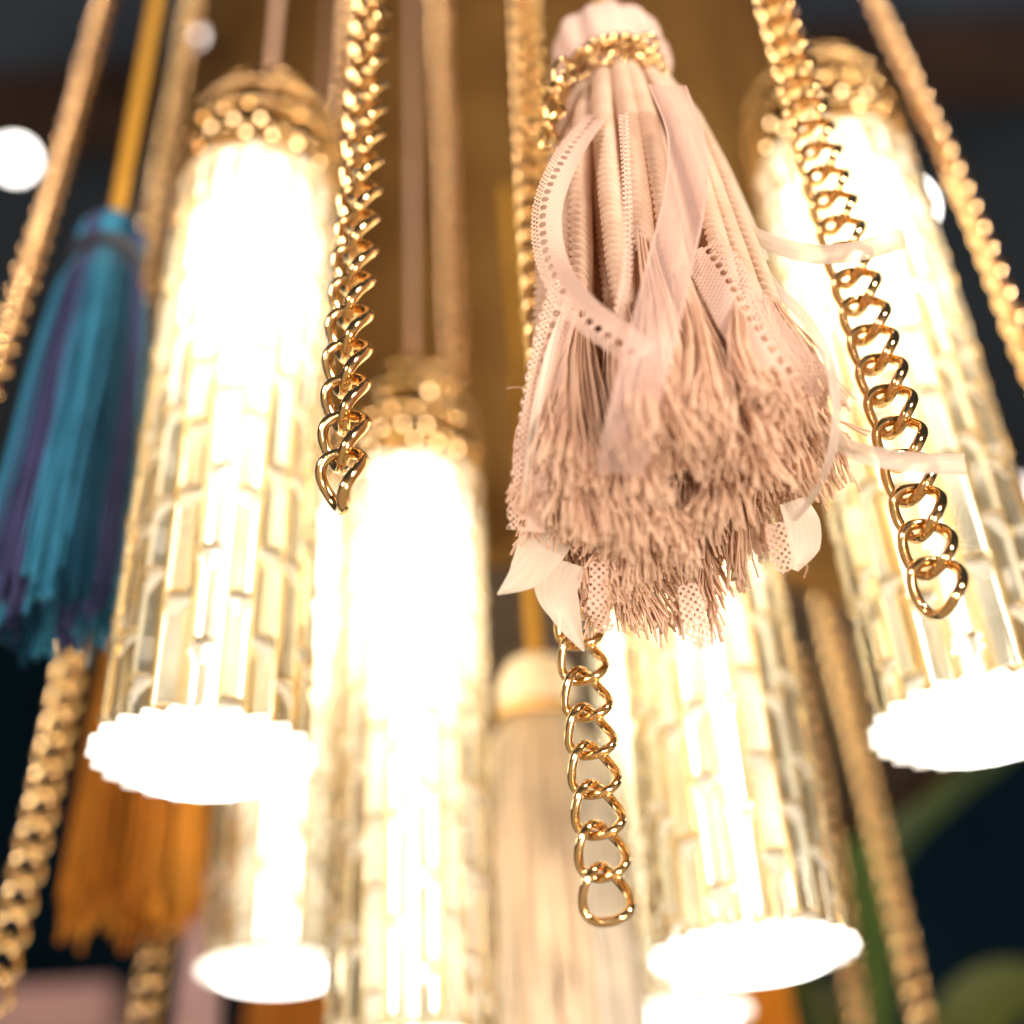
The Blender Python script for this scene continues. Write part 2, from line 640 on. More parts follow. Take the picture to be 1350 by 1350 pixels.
def glass_part():
    per = 10
    cols = LOBES * per
    dz = .0013
    rows = int(TUBE_L / dz) + 1
    zz = np.linspace(0.003, TUBE_L, rows)
    R = np.zeros((rows, cols))
    CUT = np.zeros((rows, cols))
    LIP = np.zeros((rows, cols))
    rr = random.Random(3)
    base = .004
    for l in range(LOBES):
        nodes = []
        q = -.01 + [0, .024, .009, .033, .016][l % 5] + rr.uniform(-.006, .006)
        while q < TUBE_L + .02:
            nodes.append(q)
            q += rr.uniform(.036, .060)
        for j in range(per):
            x = (j + .5) / per * 2 - 1
            prof = TUBE_R - .0068 * (1 - math.sqrt(max(0, 1 - (x * .97) ** 2)))
            d = np.zeros(rows)
            cu = np.zeros(rows)
            li = np.zeros(rows)
            for z0 in nodes:
                t = (z0 - zz)
                w = .0130 * (1 - .80 * abs(x))
                if abs(x) > .82:
                    continue
                m = (t >= 0) & (t < w)
                d[m] += .0052 * (1 - .5 * abs(x)) * (1 - t[m] / w)
                m2 = (t < 0) & (t > -.0015)
                d[m2] -= .0012
                cu[m & (t < w * .95)] = 1 if abs(x) < .85 else 0
                li[m2] = 1 if abs(x) < .7 else 0
            R[:, l * per + j] = prof - d
            CUT[:, l * per + j] = cu
            LIP[:, l * per + j] = li
    a = (np.arange(cols) + .5) / cols * 2 * PI
    V = np.stack([R * np.cos(a), R * np.sin(a), np.repeat(zz[:, None], cols, 1)], 2).reshape(-1, 3)
    Fc = []
    for i in range(rows - 1):
        for k in range(cols):
            k2 = (k + 1) % cols
            Fc.append((i * cols + k, i * cols + k2, (i + 1) * cols + k2, (i + 1) * cols + k))
    j = (np.arange(cols) % per + .5) / per * 2 - 1
    groove = np.clip((np.abs(j) - .55) / .25, 0, 1)
    body = np.array((.89, .90, .84))[None] * (1 - groove[:, None]) + np.array((.95, .75, .40))[None] * groove[:, None]  # groove amber stands for gold reflections, put into the tint
    rod = np.array([rr.uniform(.86, 1.12) for _ in range(LOBES)])[np.arange(cols) // per]
    tint = np.repeat((body * rod[:, None])[None], rows, 0)
    tint = tint * (1 - CUT[:, :, None]) + CUT[:, :, None] * np.array((1, 1, .98))  # cut faces whitened to stand for their bright refraction
    tint = tint * (1 - LIP[:, :, None]) + LIP[:, :, None] * np.array((.82, .60, .28))
    tint = np.clip(tint, 0, 1).reshape(-1, 3)
    mb = MB()
    mb.add(V, Fc, tint=tint, cut=CUT.reshape(-1))
    # inner wall, facing inwards
    ri, sg = .0352, 48
    v2, f2 = [], []
    for z in (0.003, TUBE_L):
        for k in range(sg):
            b = 2 * PI * k / sg
            v2.append((ri * math.cos(b), ri * math.sin(b), z))
    for k in range(sg):
        k2 = (k + 1) % sg
        f2.append((k, sg + k, sg + k2, k2))
    mb.add(v2, f2, tint=np.array((1, .985, .95)), cut=0.0)
    return mb


def plate_part():
    per = 8
    cols = 24 * per
    ring = []
    a = np.arange(cols) / cols * 2 * PI
    x = ((np.arange(cols) % per) + .5) / per * 2 - 1
    edge = 1 - .13 * (1 - np.abs(x)) ** 1.3
    Rb = .0478
    prof = [(.0, -.0025, 0), (.35, -.0025, 0), (.7, -.0020, .2), (.90, -.0012, .8), (1.0, .0006, 1), (.99, .0042, 1), (.80, .0050, .6), (0, .0050, 0)]
    V, Fc = [], []
    for fr, z, w in prof:
        r = Rb * fr * (1 - w + w * edge) if fr else np.full(cols, .0002)
        V.append(np.stack([r * np.cos(a), r * np.sin(a), np.full(cols, z)], 1))
    V = np.concatenate(V)
    for i in range(len(prof) - 1):
        for k in range(cols):
            k2 = (k + 1) % cols
            Fc.append((i * cols + k2, i * cols + k, (i + 1) * cols + k, (i + 1) * cols + k2))
    mb = MB()
    mb.add(V, Fc)
    return mb


def tube_lamp():
    t = empty('tube_lamp', '', 'lamp', (0, 0, 0), 'reeded glass tube lamps')
    glass_part().build('glass_shade', GLASS, t, sharp=32)
    mb = MB()
    mb.add(*lathe([(.0005, .011), (.0325, .011), (.0328, .014), (.0328, .16), (.0328, .17)], 40))
    mb.add(*lathe([(.0328, .1701), (.0328, .25), (.0328, TUBE_L - .018)], 40))
    mb.build('frosted_liner', LINER, t)
    mb = MB()
    mb.add(*lathe([(.0002, .020), (.0024, .022), (.0024, .185), (.0185, .220), (.0185, .318), (.012, .328), (.0002, .330)], 20))
    mb.build('bulb', BULB, t)
    pl = plate_part().build('bottom_plate', PLATE, t, sharp=40)
    mb = MB()
    mb.add(*lathe([(.0003, -.0062), (.020, -.0058), (.033, -.0045), (.0370, -.0020)], 48))
    mb.build('light_diffuser', mat_emit('diffuser_glow', (1, .94, .85), 5), pl)
    # pierced brass collar: a thin wall with small round-ish openings, lit by an added glow core to give glints
    z0 = TUBE_L
    rr = random.Random(5)
    prof = np.array([(.0425, .000), (.0432, .014), (.0430, .030), (.0420, .046), (.0385, .062), (.0315, .076), (.0210, .087), (.0120, .092), (.0100, .102), (.0050, .110)])
    PP = spline(np.column_stack([prof, np.zeros(len(prof))]), 46)[:, :2]
    sg = 112
    V, Fc = lathe([(r, z0 + z) for r, z in PP], sg)
    drop = set()
    for row in range(2, 35, 4):
        for c_ in range(0, sg, 6):
            if rr.random() < .25:
                continue
            c0 = (c_ + (row // 4 % 2) * 3 + rr.choice((0, 0, 1))) % sg
            for dr in range(rr.choice((1, 1, 2))):
                drop.add((row + dr, c0))
    Fc = [f for q, f in enumerate(Fc) if (q // sg, q % sg) not in drop]
    mb = MB()
    mb.add(V, Fc)
    tt = np.linspace(0, 2 * PI, 65)
    for (r, z, wr) in ((.0432, .001, .0018), (.0438, .022, .0010), (.0428, .043, .0010), (.0350, .070, .0014)):
        P = np.stack([r * np.cos(tt), r * np.sin(tt), np.full(65, z0 + z)], 1)
        mb.add(*sweep(P, wr, 8, cap=False))
    cap = mb.build('collar', AGED, t)
    for (n, r, z, br) in ((26, .0440, .011, .0022), (26, .0435, .033, .0022), (22, .0408, .055, .0021), (14, .0275, .081, .0020)):
        tb = np.linspace(0, 2 * PI, n * 8 + 1)
        P = np.stack([r * np.cos(tb), r * np.sin(tb), np.full(len(tb), z0 + z)], 1)
        mb = MB()
        mb.add(*sweep(P, br * (.25 + .75 * np.abs(np.sin(n / 2 * tb)) ** .6), 8, cap=False))
        mb.build('bead_ring', GOLD_SHINY, cap)
    mb = MB()
    mb.add(*lathe([(.0002, z0 + .0025), (.0410, z0 + .0025), (.0410, z0 + .0045), (.0002, z0 + .0050)], 40))
    mb.build('glow_stop', mat_principled('white_enamel', (.85, .84, .80), (.80, .78, .74), 30, .5), t)  # added disc that stops the collar glow spilling into the tube
    mb = MB()
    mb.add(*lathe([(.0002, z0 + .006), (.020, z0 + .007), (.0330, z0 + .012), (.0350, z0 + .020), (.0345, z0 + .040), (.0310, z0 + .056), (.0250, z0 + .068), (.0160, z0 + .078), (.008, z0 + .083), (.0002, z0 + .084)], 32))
    mb.build('glow_core', mat_emit('collar_glow', (1, .60, .28), 11), t)  # made-up glowing core behind the collar holes
    mb = MB()
    mb.add(*sweep(np.array([(0, 0, z0 + .105), (0, 0, z0 + .40), (0, 0, z0 + .80)]), .0028, 10))
    mb.build('cable', mat_principled('pale_pink_cable', (.52, .34, .24), (.45, .28, .19), 40, .5), t)
    return t


LAMP = tube_lamp()
tubes = [
    ((268, 1004), .53, 'big glass tube lamp between the blue tassel and the sharp gold chain', 0),
    ((1298, 958), .53, 'glass tube lamp cut by the right edge behind the heart link chain', 9),
    ((994, 1265), .565, 'glass tube lamp hanging directly behind and below the pink tassel', 4),
    ((362, 1285), .77, 'smaller looking tube lamp behind, its plate low between leftmost and middle tubes', 11),
    ((544, 1392), .62, 'glass tube lamp in the middle whose lower end runs out of the picture', 6),
    ((905, 1342), .90, 'far tube lamp whose blurred plate shows at the bottom edge', 2),
]
for i, ((x, y), D, lab, rz) in enumerate(tubes):
    o = LAMP if i == 0 else copy_tree(LAMP)
    o.location = tuple(pt(x, y, D))
    o.rotation_euler = (0, 0, math.radians(rz))
    o['label'] = lab

# ------------------------------------------------------------------ the pink tassel in front
AX = pt(890, 690, .418)
tas = empty('pink_tassel', 'dusty pink tassel of twisted cords, lace and sheer ribbons hanging in sharp focus', 'tassel', AX, 'tassels hanging among the lamps')
Zn = raise_to(AX, 116)[2] - AX[2]      # neck height above the rim
Zh = raise_to(AX, 36)[2] - AX[2]       # top of the head


def skirt_r(t):
    """outer radius (m) at t = 0 neck .. 1 rim"""
    return np.interp(t, [0, .06, .14, .28, .42, .6, .8, 1.0], [.0165, .0215, .0270, .0350, .0400, .0445, .0500, .0520])


def skirt_path(phi, rho, t0, t1, n, wob=0.0):
    t = np.linspace(t0, t1, n)
    tr = np.minimum(t, 1.0)
    short = .020 * max(0, math.cos(phi - .3)) - .004 * max(0, -math.cos(phi))
    z = Zn - (Zn - short) * t
    r = skirt_r(t) * rho * (1 - .12 * max(0, -math.cos(phi)))
    ph = phi + wob * np.sin(t * 5 + phi * 3)
    return np.stack([r * np.cos(ph), r * np.sin(ph), z], 1)


def twisted(mb, P, rad, plies=3, per=.0058, sides=15, taper=True):
    n = len(P)
    s = np.concatenate([[0], np.cumsum(np.linalg.norm(np.diff(P, axis=0), axis=1))])
    R = np.full(n, rad)
    if taper:
        R = R * np.interp(s / s[-1], [0, .16, .85, 1], [.42, 1, 1, .85])

    def rf(i, th):
        return .60 + .54 * np.abs(np.sin(plies / 2 * th + s[i.ravel()][:, None] * PI / per)) ** .7
    V, Fc = sweep(P, R, sides, rfun=rf)
    mb.add(V, Fc)


def yarn(mb, P, rad, sides=4):
    V, Fc = sweep(P, rad, sides)
    mb.add(V, Fc)


def fray(mb, C, n, spread, seed, rad=.00037, curl=.0018, ragged=.09):
    """loose yarn following the spine C (k points), opening out into locks with blunt, bent ends"""
    rg = np.random.default_rng(seed)
    T, A, B = frames(C)
    K = len(C)
    s = np.linspace(0, 1, K)
    nl = max(4, n // 15)
    locks = np.clip(rg.normal(0, .62, (nl, 2)), -1.25, 1.25)
    lend = rg.uniform(1 - ragged * 1.6, 1.0, nl)
    lph = rg.uniform(0, 6.28, (nl, 2))
    lam = rg.uniform(.3, 1.0, nl)
    for k in range(n):
        li = k % nl
        o = locks[li] + np.clip(rg.normal(0, .30, 2), -.6, .6)
        e = min(1.0, lend[li] + rg.normal(0, ragged * .22))
        q = np.linspace(0, e, 9)
        c = np.stack([np.interp(q, s, C[:, m]) for m in range(3)], 1)
        a = np.stack([np.interp(q, s, A[:, m]) for m in range(3)], 1)
        b = np.stack([np.interp(q, s, B[:, m]) for m in range(3)], 1)
        ph = rg.uniform(0, 6.28, 2)
        fr = rg.uniform(2.5, 6, 2)
        am = curl * rg.uniform(.3, 1.0) * q
        wv = .0042 * lam[li] * q ** 1.5
        oa = o[0] * (.0020 + spread * q ** 1.5) + am * np.sin(q * fr[0] + ph[0]) + wv * np.sin(q * 7 + lph[li, 0])
        ob = o[1] * (.0020 + spread * q ** 1.5) + am * np.sin(q * fr[1] + ph[1]) + wv * np.sin(q * 7 + lph[li, 1])
        Q = c + a * oa[:, None] + b * ob[:, None]
        bend = np.clip(rg.normal(0, .0016, 3), -.0025, .0025)
        Q[-1] += bend
        Q[-2] += bend * .35
        yarn(mb, Q, rad * rg.uniform(.75, 1.25) * np.array([1, 1, 1, 1, 1, 1, 1, 1.1, 1.25]), 5)


k = 0
layers = [(1.0, 23, .70, .0039, 360), (.76, 15, .78, .0036, 200), (.45, 10, .82, .0033, 120), (.15, 4, .84, .0032, 120)]
for (rho, cnt, tend, rad, npt) in layers:
    for i in range(cnt):
        phi = 2 * PI * (i + random.uniform(-.25, .25)) / cnt
        te = tend + random.uniform(-.08, .06)
        rh = rho + random.uniform(-.05, .0)
        P = skirt_path(phi, rh, .0, te, npt, random.uniform(-.05, .05))
        mb = MB()
        twisted(mb, P, rad * random.uniform(.85, 1.12), plies=5, per=random.uniform(.0034, .0040), sides=22 if rho > .9 else 14)
        c = mb.build('twisted_cord', PINK, tas)
        end = random.uniform(.93, 1.06) if rho > .9 else random.uniform(.98, 1.08)
        C = skirt_path(phi, rh * .97, te - .06, end, 14, .0)
        C = C + (P[-1] - C[1]) * np.linspace(1, .3, 14)[:, None] * .5
        mb = MB()
        fray(mb, C, 118, .0080, 100 + k)
        mb.build('frayed_end', PINK, c)
        k += 1

# a few long tufts that hang lower at the far side
for (x, y) in ((765, 795), (792, 808), (832, 815), (860, 825), (885, 838), (910, 842), (930, 815), (975, 780)):
    p1 = pt(x, y, .435) - AX
    p0 = p1 + np.array((0, 0, .055)) + rng.normal(0, .004, 3)
    mb = MB()
    fray(mb, spline([p0, (p0 + p1) / 2 + rng.normal(0, .002, 3), p1], 12), 44, .0060, 900 + x)
    mb.build('hanging_tuft', PINK, tas)

# single loose threads standing off the trims
for (x0, y0, x1, y1) in ((702, 525, 668, 512), (690, 622, 678, 608), (688, 640, 676, 655), (684, 690, 672, 684), (968, 775, 985, 795), (905, 838, 892, 862), (925, 840, 940, 862), (712, 470, 700, 480), (1088, 610, 1104, 622), (1050, 745, 1060, 762)):
    a, b = pt(x0, y0, .415) - AX, pt(x1, y1, .412) - AX
    m_ = (a + b) / 2 + rng.normal(0, .0012, 3)
    mb = MB()
    yarn(mb, spline([a, m_, b], 8), .00013)
    mb.build('loose_thread', PINK, tas)

# head: gathered cloth knob
def wobh(a, f):
    return 1 + .05 * math.sin(7 * a + 1.0) * (1 - f * .4) + .035 * math.sin(13 * a + f * 4) + .04 * math.sin(2 * a + 1)


hh = Zh - Zn
mb = MB()
prof = [(.0150, -.006), (.0160, .0), (.0205, .004), (.0235, hh * .25), (.0245, hh * .45), (.0225, hh * .68), (.0165, hh * .86), (.0080, hh * .97), (.0003, hh)]
PR = spline([(r, z, 0) for r, z in prof], 30)[:, :2]
V, Fc = lathe([(max(r, .0002), z) for r, z in PR], 72, wobh)
mb.add(np.array(V) + np.array((0, 0, Zn)), Fc)
mb.build('head', PINK_FABRIC, tas)
# neck wrap: wire twisted round the neck with a short chain end
wm = MB()
t = np.linspace(0, 2 * PI, 120)
for q in range(3):
    ph = q * 2 * PI / 3
    P = np.stack([(.0205 + .0022 * np.cos(9 * t + ph)) * np.cos(t), (.0205 + .0022 * np.cos(9 * t + ph)) * np.sin(t),
                  Zn + .0015 + .0024 * np.sin(9 * t + ph) + .003 * np.sin(t + 2.4)], 1)
    wm.add(*sweep(P, .0015, 8))
P = np.stack([.0215 * np.cos(t), .0215 * np.sin(t), Zn - .0045 + .002 * np.sin(2 * t)], 1)
wm.add(*sweep(P, .0013, 8))
wrap = wm.build('neck_wire', GOLD, tas)
lm = link_mesh('wrap_link', .0062, .0042, .0011, GOLD)
for (x, y, a) in ((745, 96, 20), (738, 118, 80), (733, 140, 30), (730, 162, 95), (727, 184, 40)):
    o = bpy.data.objects.new('chain_link', lm)
    COL.objects.link(o)
    o.parent = wrap
    o.location = tuple(pt(x, y, .50) - AX)
    o.rotation_euler = (.2, .1, math.radians(a))
for (x, y, a) in ((795, 68, 60), (815, 80, 130), (768, 84, 20), (840, 82, 80), (850, 66, 10)):
    o = bpy.data.objects.new('chain_link', lm)
    COL.objects.link(o)
    o.parent = wrap
    o.location = tuple(pt(x, y, .515) - AX)
    o.rotation_euler = (1.2, .6, math.radians(a))
mb = MB()
twisted(mb, np.array([(0, 0, Zh - .004 + i * .002) for i in range(80)]), .0034, plies=3, per=.006, taper=False)
mb.build('hanging_cord', mat_yarn('gold_cord', (.62, .40, .12), (.5, .3, .08), .2, 200), tas)


# ribbons and lace, laid as strips with real thickness
def ribbon(name, mat, path, width, side, parent, thick=.00018, scallop=0.0, n=90, twist=None):
    """path: list of (px, py, D); side: px/py direction across the ribbon or list of such; width m or list"""
    P3 = spline([pt(*q) - AX for q in path], n)
    if not isinstance(width, (list, tuple)):
        width = [width] * len(path)
    W = np.interp(np.linspace(0, len(path) - 1, n), range(len(path)), width)
    if not isinstance(side, list):
        side = [side] * len(path)
    SD = np.array([rt * s[0] - up * s[1] + fw * (s[2] if len(s) > 2 else 0) for s in side])
    SD = np.stack([np.interp(np.linspace(0, len(path) - 1, n), range(len(path)), SD[:, k]) for k in range(3)], 1)
    T = np.gradient(P3, axis=0)
    T /= np.linalg.norm(T, axis=1)[:, None]
    SD = SD - T * np.sum(SD * T, 1)[:, None]
    SD /= np.linalg.norm(SD, axis=1)[:, None]
    NN = np.cross(T, SD)
    s = np.concatenate([[0], np.cumsum(np.linalg.norm(np.diff(P3, axis=0), axis=1))])
    m = 13
    V, UV, E = [], [], []
    vs = np.array([-1, -.93, -.86, -.7, -.5, -.25, 0, .25, .5, .7, .86, .93, 1])
    for i in range(n):
        for v in vs:
            w = W[i] / 2
            e = 0
            if scallop and v > .6:
                e = scallop * (abs(math.sin(s[i] / .0046 * PI)) - .5) * (v - .6) / .4
            q = P3[i] + SD[i] * (w * v + e) + NN[i] * (.0006 * math.sin(v * 2.2 + s[i] * 60))
            V.append(q)
            UV.append((s[i], w * v + (.0 if not scallop else 0)))
            E.append(1.0 if abs(v) > .88 else 0.0)
    V = np.array(V)
    Fc = []
    for i in range(n - 1):
        for k_ in range(m - 1):
            Fc.append((i * m + k_, i * m + k_ + 1, (i + 1) * m + k_ + 1, (i + 1) * m + k_))
    mb = MB()
    mb.add(V, Fc, uv=UV, edge=np.array(E))
    return mb.build(name, mat, parent)


# front organza strip
ribbon('organza_ribbon', RIBBON, [(880, 112, .47), (905, 180, .445), (903, 260, .422), (885, 340, .402), (864, 430, .380), (843, 510, .370), (828, 570, .368), (816, 625, .374)],
       .0145, (1, .1, .15), tas)
# right shoulder: back-lit sheer band
ribbon('sheer_ribbon', SATIN, [(872, 100, .52), (905, 150, .51), (940, 210, .50), (968, 270, .49), (990, 320, .48), (1003, 345, .475)],
       [.006, .012, .011, .010, .009, .006], (.8, -.5, .4), tas)
# free curl to the right, upper
ribbon('sheer_ribbon', RIBBON_CLEAR, [(968, 268, .475), (985, 300, .46), (1022, 322, .45), (1075, 335, .44), (1130, 331, .435), (1192, 314, .435)],
       [.004, .005, .006, .0066, .0068, .0068], (.15, 1, .1), tas)
# long loop round the right side
ribbon('sheer_ribbon', RIBBON_CLEAR, [(985, 330, .47), (1012, 368, .45), (1057, 415, .43), (1089, 470, .41), (1102, 540, .402), (1096, 600, .404), (1076, 650, .412), (1050, 685, .42)],
       [.007, .0065, .006, .0045, .003, .0035, .0045, .005], (.9, -.3, .5), tas)
# free end, lower right
ribbon('sheer_ribbon', RIBBON_CLEAR, [(1062, 548, .42), (1092, 575, .415), (1135, 597, .41), (1190, 608, .41), (1235, 611, .412), (1272, 612, .414)],
       [.004, .0055, .0062, .0066, .0066, .0066], (.1, 1, .1), tas)
# satin ends showing under the fringe
ribbon('satin_end', SATIN, [(730, 690, .425), (712, 725, .42), (690, 758, .417), (656, 784, .415)], [.018, .016, .011, .0006], (.9, .5, .1), tas)
ribbon('satin_end', SATIN, [(745, 740, .425), (735, 775, .424), (745, 805, .424), (756, 830, .425), (770, 858, .426)], [.015, .016, .011, .007, .001], (1, .1, .3), tas)
ribbon('satin_end', SATIN, [(1045, 660, .425), (1058, 690, .423), (1060, 720, .422), (1048, 752, .422)], [.010, .013, .012, .003], (1, -.1, .3), tas)
# lace trims
ribbon('lace_trim', LACE, [(790, 150, .485), (752, 200, .458), (724, 262, .438), (722, 320, .422), (740, 372, .405), (775, 416, .392), (815, 445, .384), (850, 472, .382)],
       .0106, [(-1, 0, .2), (-1, 0, .2), (-1, 0, .2), (-1, .1, .2), (-.8, .8, .1), (-.5, 1, 0), (-.4, 1, 0), (-.4, 1, 0)], tas, scallop=.0004)
ribbon('lace_trim', LACE, [(752, 370, .425), (736, 420, .418), (722, 480, .412), (712, 540, .406), (703, 600, .405), (696, 660, .407), (694, 700, .41)],
       .0118, (-1, -.1, .1), tas, scallop=.0014)
ribbon('threaded_ribbon', SATIN, [(746, 400, .4165), (729, 450, .412), (716, 500, .407), (706, 550, .4035), (698, 610, .403), (692, 660, .404)],
       [.001, .0026, .0028, .0028, .0026, .001], (-1, -.1, .1), tas)
ribbon('lace_trim', LACE, [(925, 325, .43), (955, 370, .415), (985, 420, .403), (1020, 470, .395), (1050, 510, .398), (1066, 550, .412)],
       [.015, .017, .019, .020, .021, .021], (1, -.7, .1), tas, scallop=.0008)
ribbon('lace_trim', NET, [(790, 740, .42), (789, 780, .42), (787, 805, .42), (800, 832, .425)], .0062, (1, 0, .1), tas)
ribbon('lace_trim', NET, [(905, 770, .42), (913, 800, .42), (920, 830, .42), (931, 853, .42)], [.006, .0085, .0085, .005], (1, -.2, .1), tas)
ribbon('lace_trim', NET, [(1020, 690, .42), (1028, 715, .42), (1032, 740, .42), (1040, 752, .42)], [.006, .008, .007, .004], (1, .1, .1), tas)
ribbon('braid_trim', NET, [(822, 150, .455), (826, 230, .43), (828, 300, .412), (826, 360, .40), (815, 420, .392)], .0034, (1, 0, .1), tas)


# ------------------------------------------------------------------ the other tassels
def plain_tassel(name, label, base, Dm, head_y, rim_w, head_w, cols, band_mat, cord_mat, strands=420, thick=.0011, trans=.25, cord=True, bands=None, seed=1):
    A = pt(*base, Dm)
    root = empty(name, label, 'tassel', A, 'tassels hanging among the lamps')
    H = raise_to(A, head_y)[2] - A[2]
    Rr = rim_w / 2
    Rh = head_w / 2
    zn = H - head_w * .85
    rg = np.random.default_rng(seed)
    mb = MB()
    for i in range(strands):
        phi = rg.uniform(0, 2 * PI)
        rho = math.sqrt(rg.uniform(.22, 1))
        t = np.linspace(0, 1, 9)
        rad = (Rh * .8 + (Rr - Rh * .8) * np.interp(t, [0, .06, .16, .4, .7, 1], [0, .42, .60, .80, .92, 1])) * rho
        zb = rg.normal(0, .0075)
        z = zn + (zb - zn) * t
        w = phi + .05 * np.sin(t * 6 + rg.uniform(0, 6))
        P = np.stack([rad * np.cos(w), rad * np.sin(w), z], 1)
        ph = (phi * len(cols) * (bands or 1) / (2 * PI)) % len(cols)
        c = np.array(cols[int(ph + rg.normal(0, .12)) % len(cols)]) * rg.uniform(.8, 1.15)
        V, Fc = sweep(P, thick * rg.uniform(.8, 1.3) * np.interp(t, [0, .8, 1], [.8, 1, 1.25]), 5)
        mb.add(V, Fc, dye=c)
    ym = mat_yarn(name + '_yarn', (1, 1, 1), (.82, .82, .82), trans, 40, 'dye')
    mb.build('fringe', ym, root)
    mb = MB()
    tq = np.linspace(1, 0, 14)
    rq = (Rh * .8 + (Rr - Rh * .8) * np.interp(tq, [0, .06, .16, .4, .7, 1], [0, .42, .60, .80, .92, 1])) * .72
    mb.add(*lathe([(.0003, .012)] + [(r_, zn + (.010 - zn) * t_) for r_, t_ in zip(rq, tq)], 40), dye=np.array(cols[0]))
    mb.build('core', ym, root)
    mb = MB()
    pr = [(Rh * .80, zn - .002), (Rh * .86, zn + .004), (Rh, zn + head_w * .25), (Rh * .98, zn + head_w * .48), (Rh * .72, zn + head_w * .74), (Rh * .3, zn + head_w * .85), (.0003, zn + head_w * .86)]
    n = 64
    V, Fc = lathe(pr, n, lambda a, f: 1 + .03 * math.sin(16 * a))
    cl = np.array([cols[int(((k_ % n) / n * len(cols) * (bands or 1)) % len(cols))] for k_ in range(len(V))])
    mb.add(V, Fc, dye=cl)
    mb.build('head', mat_yarn(name + '_head', (1, 1, 1), (.8, .8, .8), .15, 90, 'dye'), root)
    mb = MB()
    t = np.linspace(0, 2 * PI, 90)
    for q in range(2):
        P = np.stack([(Rh * .90 + .0016 * np.cos(8 * t + q * PI)) * np.cos(t), (Rh * .90 + .0016 * np.cos(8 * t + q * PI)) * np.sin(t), zn + .001 + .0022 * np.sin(8 * t + q * PI)], 1)
        mb.add(*sweep(P, .0027, 7))
    mb.build('neck_band', band_mat, root)
    if cord:
        mb = MB()
        P = np.array([(0, 0, H - .004 + i * .004) for i in range(110)])
        twisted(mb, P, .0042, plies=3, per=.007, sides=12, taper=False)
        mb.build('cord', cord_mat, root)
    return root


CORD = mat_yarn('amber_cord', (.70, .40, .07), (.58, .30, .04), .25, 200)
NAVY_BAND = mat_principled('navy_band', (.012, .016, .03), (.02, .02, .04), 60, .6)
plain_tassel('blue_tassel', 'teal and purple tassel with a dark neck band at the left edge', (58, 800), .58, 292, .064, .038,
             [(.020, .13, .25), (.045, .25, .43), (.055, .06, .16), (.04, .22, .38), (.010, .055, .11), (.04, .05, .14)], NAVY_BAND, CORD, 900, .0007, .18, True, 2, 3)
plain_tassel('orange_tassel', 'burnt orange tassel below the plate of the leftmost tube', (172, 1195), .78, 700, .086, .040,
             [(.68, .27, .035), (.52, .19, .025), (.74, .33, .05)], GOLD, CORD, 520, .0011, .35, True, 2, 5)
plain_tassel('peach_tassel', 'pale peach tassel with a gold neck band beside the dangling open link chain', (740, 1420), .66, 868, .094, .050,
             [(.98, .86, .70), (.98, .80, .60), (.99, .90, .77)], GOLD, CORD, 1100, .0015, .26, True, 2, 6)
plain_tassel('rust_tassel', 'rust coloured tassel at the bottom edge under the small left plate', (372, 1440), .98, 1180, .072, .040,
             [(.55, .20, .03), (.45, .15, .02)], GOLD, CORD, 260, .0014, .25, True, 2, 8)
plain_tassel('amber_tassel', 'bright amber tassel at the bottom edge right of the blurred plate of the far lamp', (1022, 1440), 1.0, 1180, .050, .034,
             [(.72, .28, .03), (.65, .24, .02)], GOLD, CORD, 260, .0014, .25, True, 2, 9)
plain_tassel('lilac_tassel', 'pale lilac tassel blurred behind the gold chain at the bottom left', (252, 1440), .95, 1150, .036, .022,
             [(.78, .55, .55), (.70, .50, .52)], GOLD, CORD, 220, .0012, .25, False, 2, 10)

# ------------------------------------------------------------------ brass drum behind
dc = same_range(640, 0, 1.28)
dz0 = raise_to(np.array((same_range(600, 720, .80)[0], .80, same_range(600, 720, .80)[2])), 720)[2]
drum = empty('brass_drum', 'wide satin brass drum hanging behind the glass tubes', 'drum', (dc[0], dc[1], dz0))
rb = .455
mb = MB()
seg = 180
prof = [(rb - .006, .0), (rb + .004, .003), (rb + .004, .020), (rb, .024), (rb, .3), (rb, .7), (rb, 1.4), (rb, 1.5)]
V, Fc = lathe(prof, seg, lambda a, f: 1 + (.006 * math.sin(30 * a) if f > .35 else 0))
mb.add(V, Fc)
mb.build('shell', BRASS, drum, sharp=35)
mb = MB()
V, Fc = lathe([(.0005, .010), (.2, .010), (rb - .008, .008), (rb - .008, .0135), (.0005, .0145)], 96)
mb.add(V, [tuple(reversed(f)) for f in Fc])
mb.build('underside', mat_principled('dark_bronze', (.075, .055, .045), (.10, .07, .055), 6, .5, .3), drum)

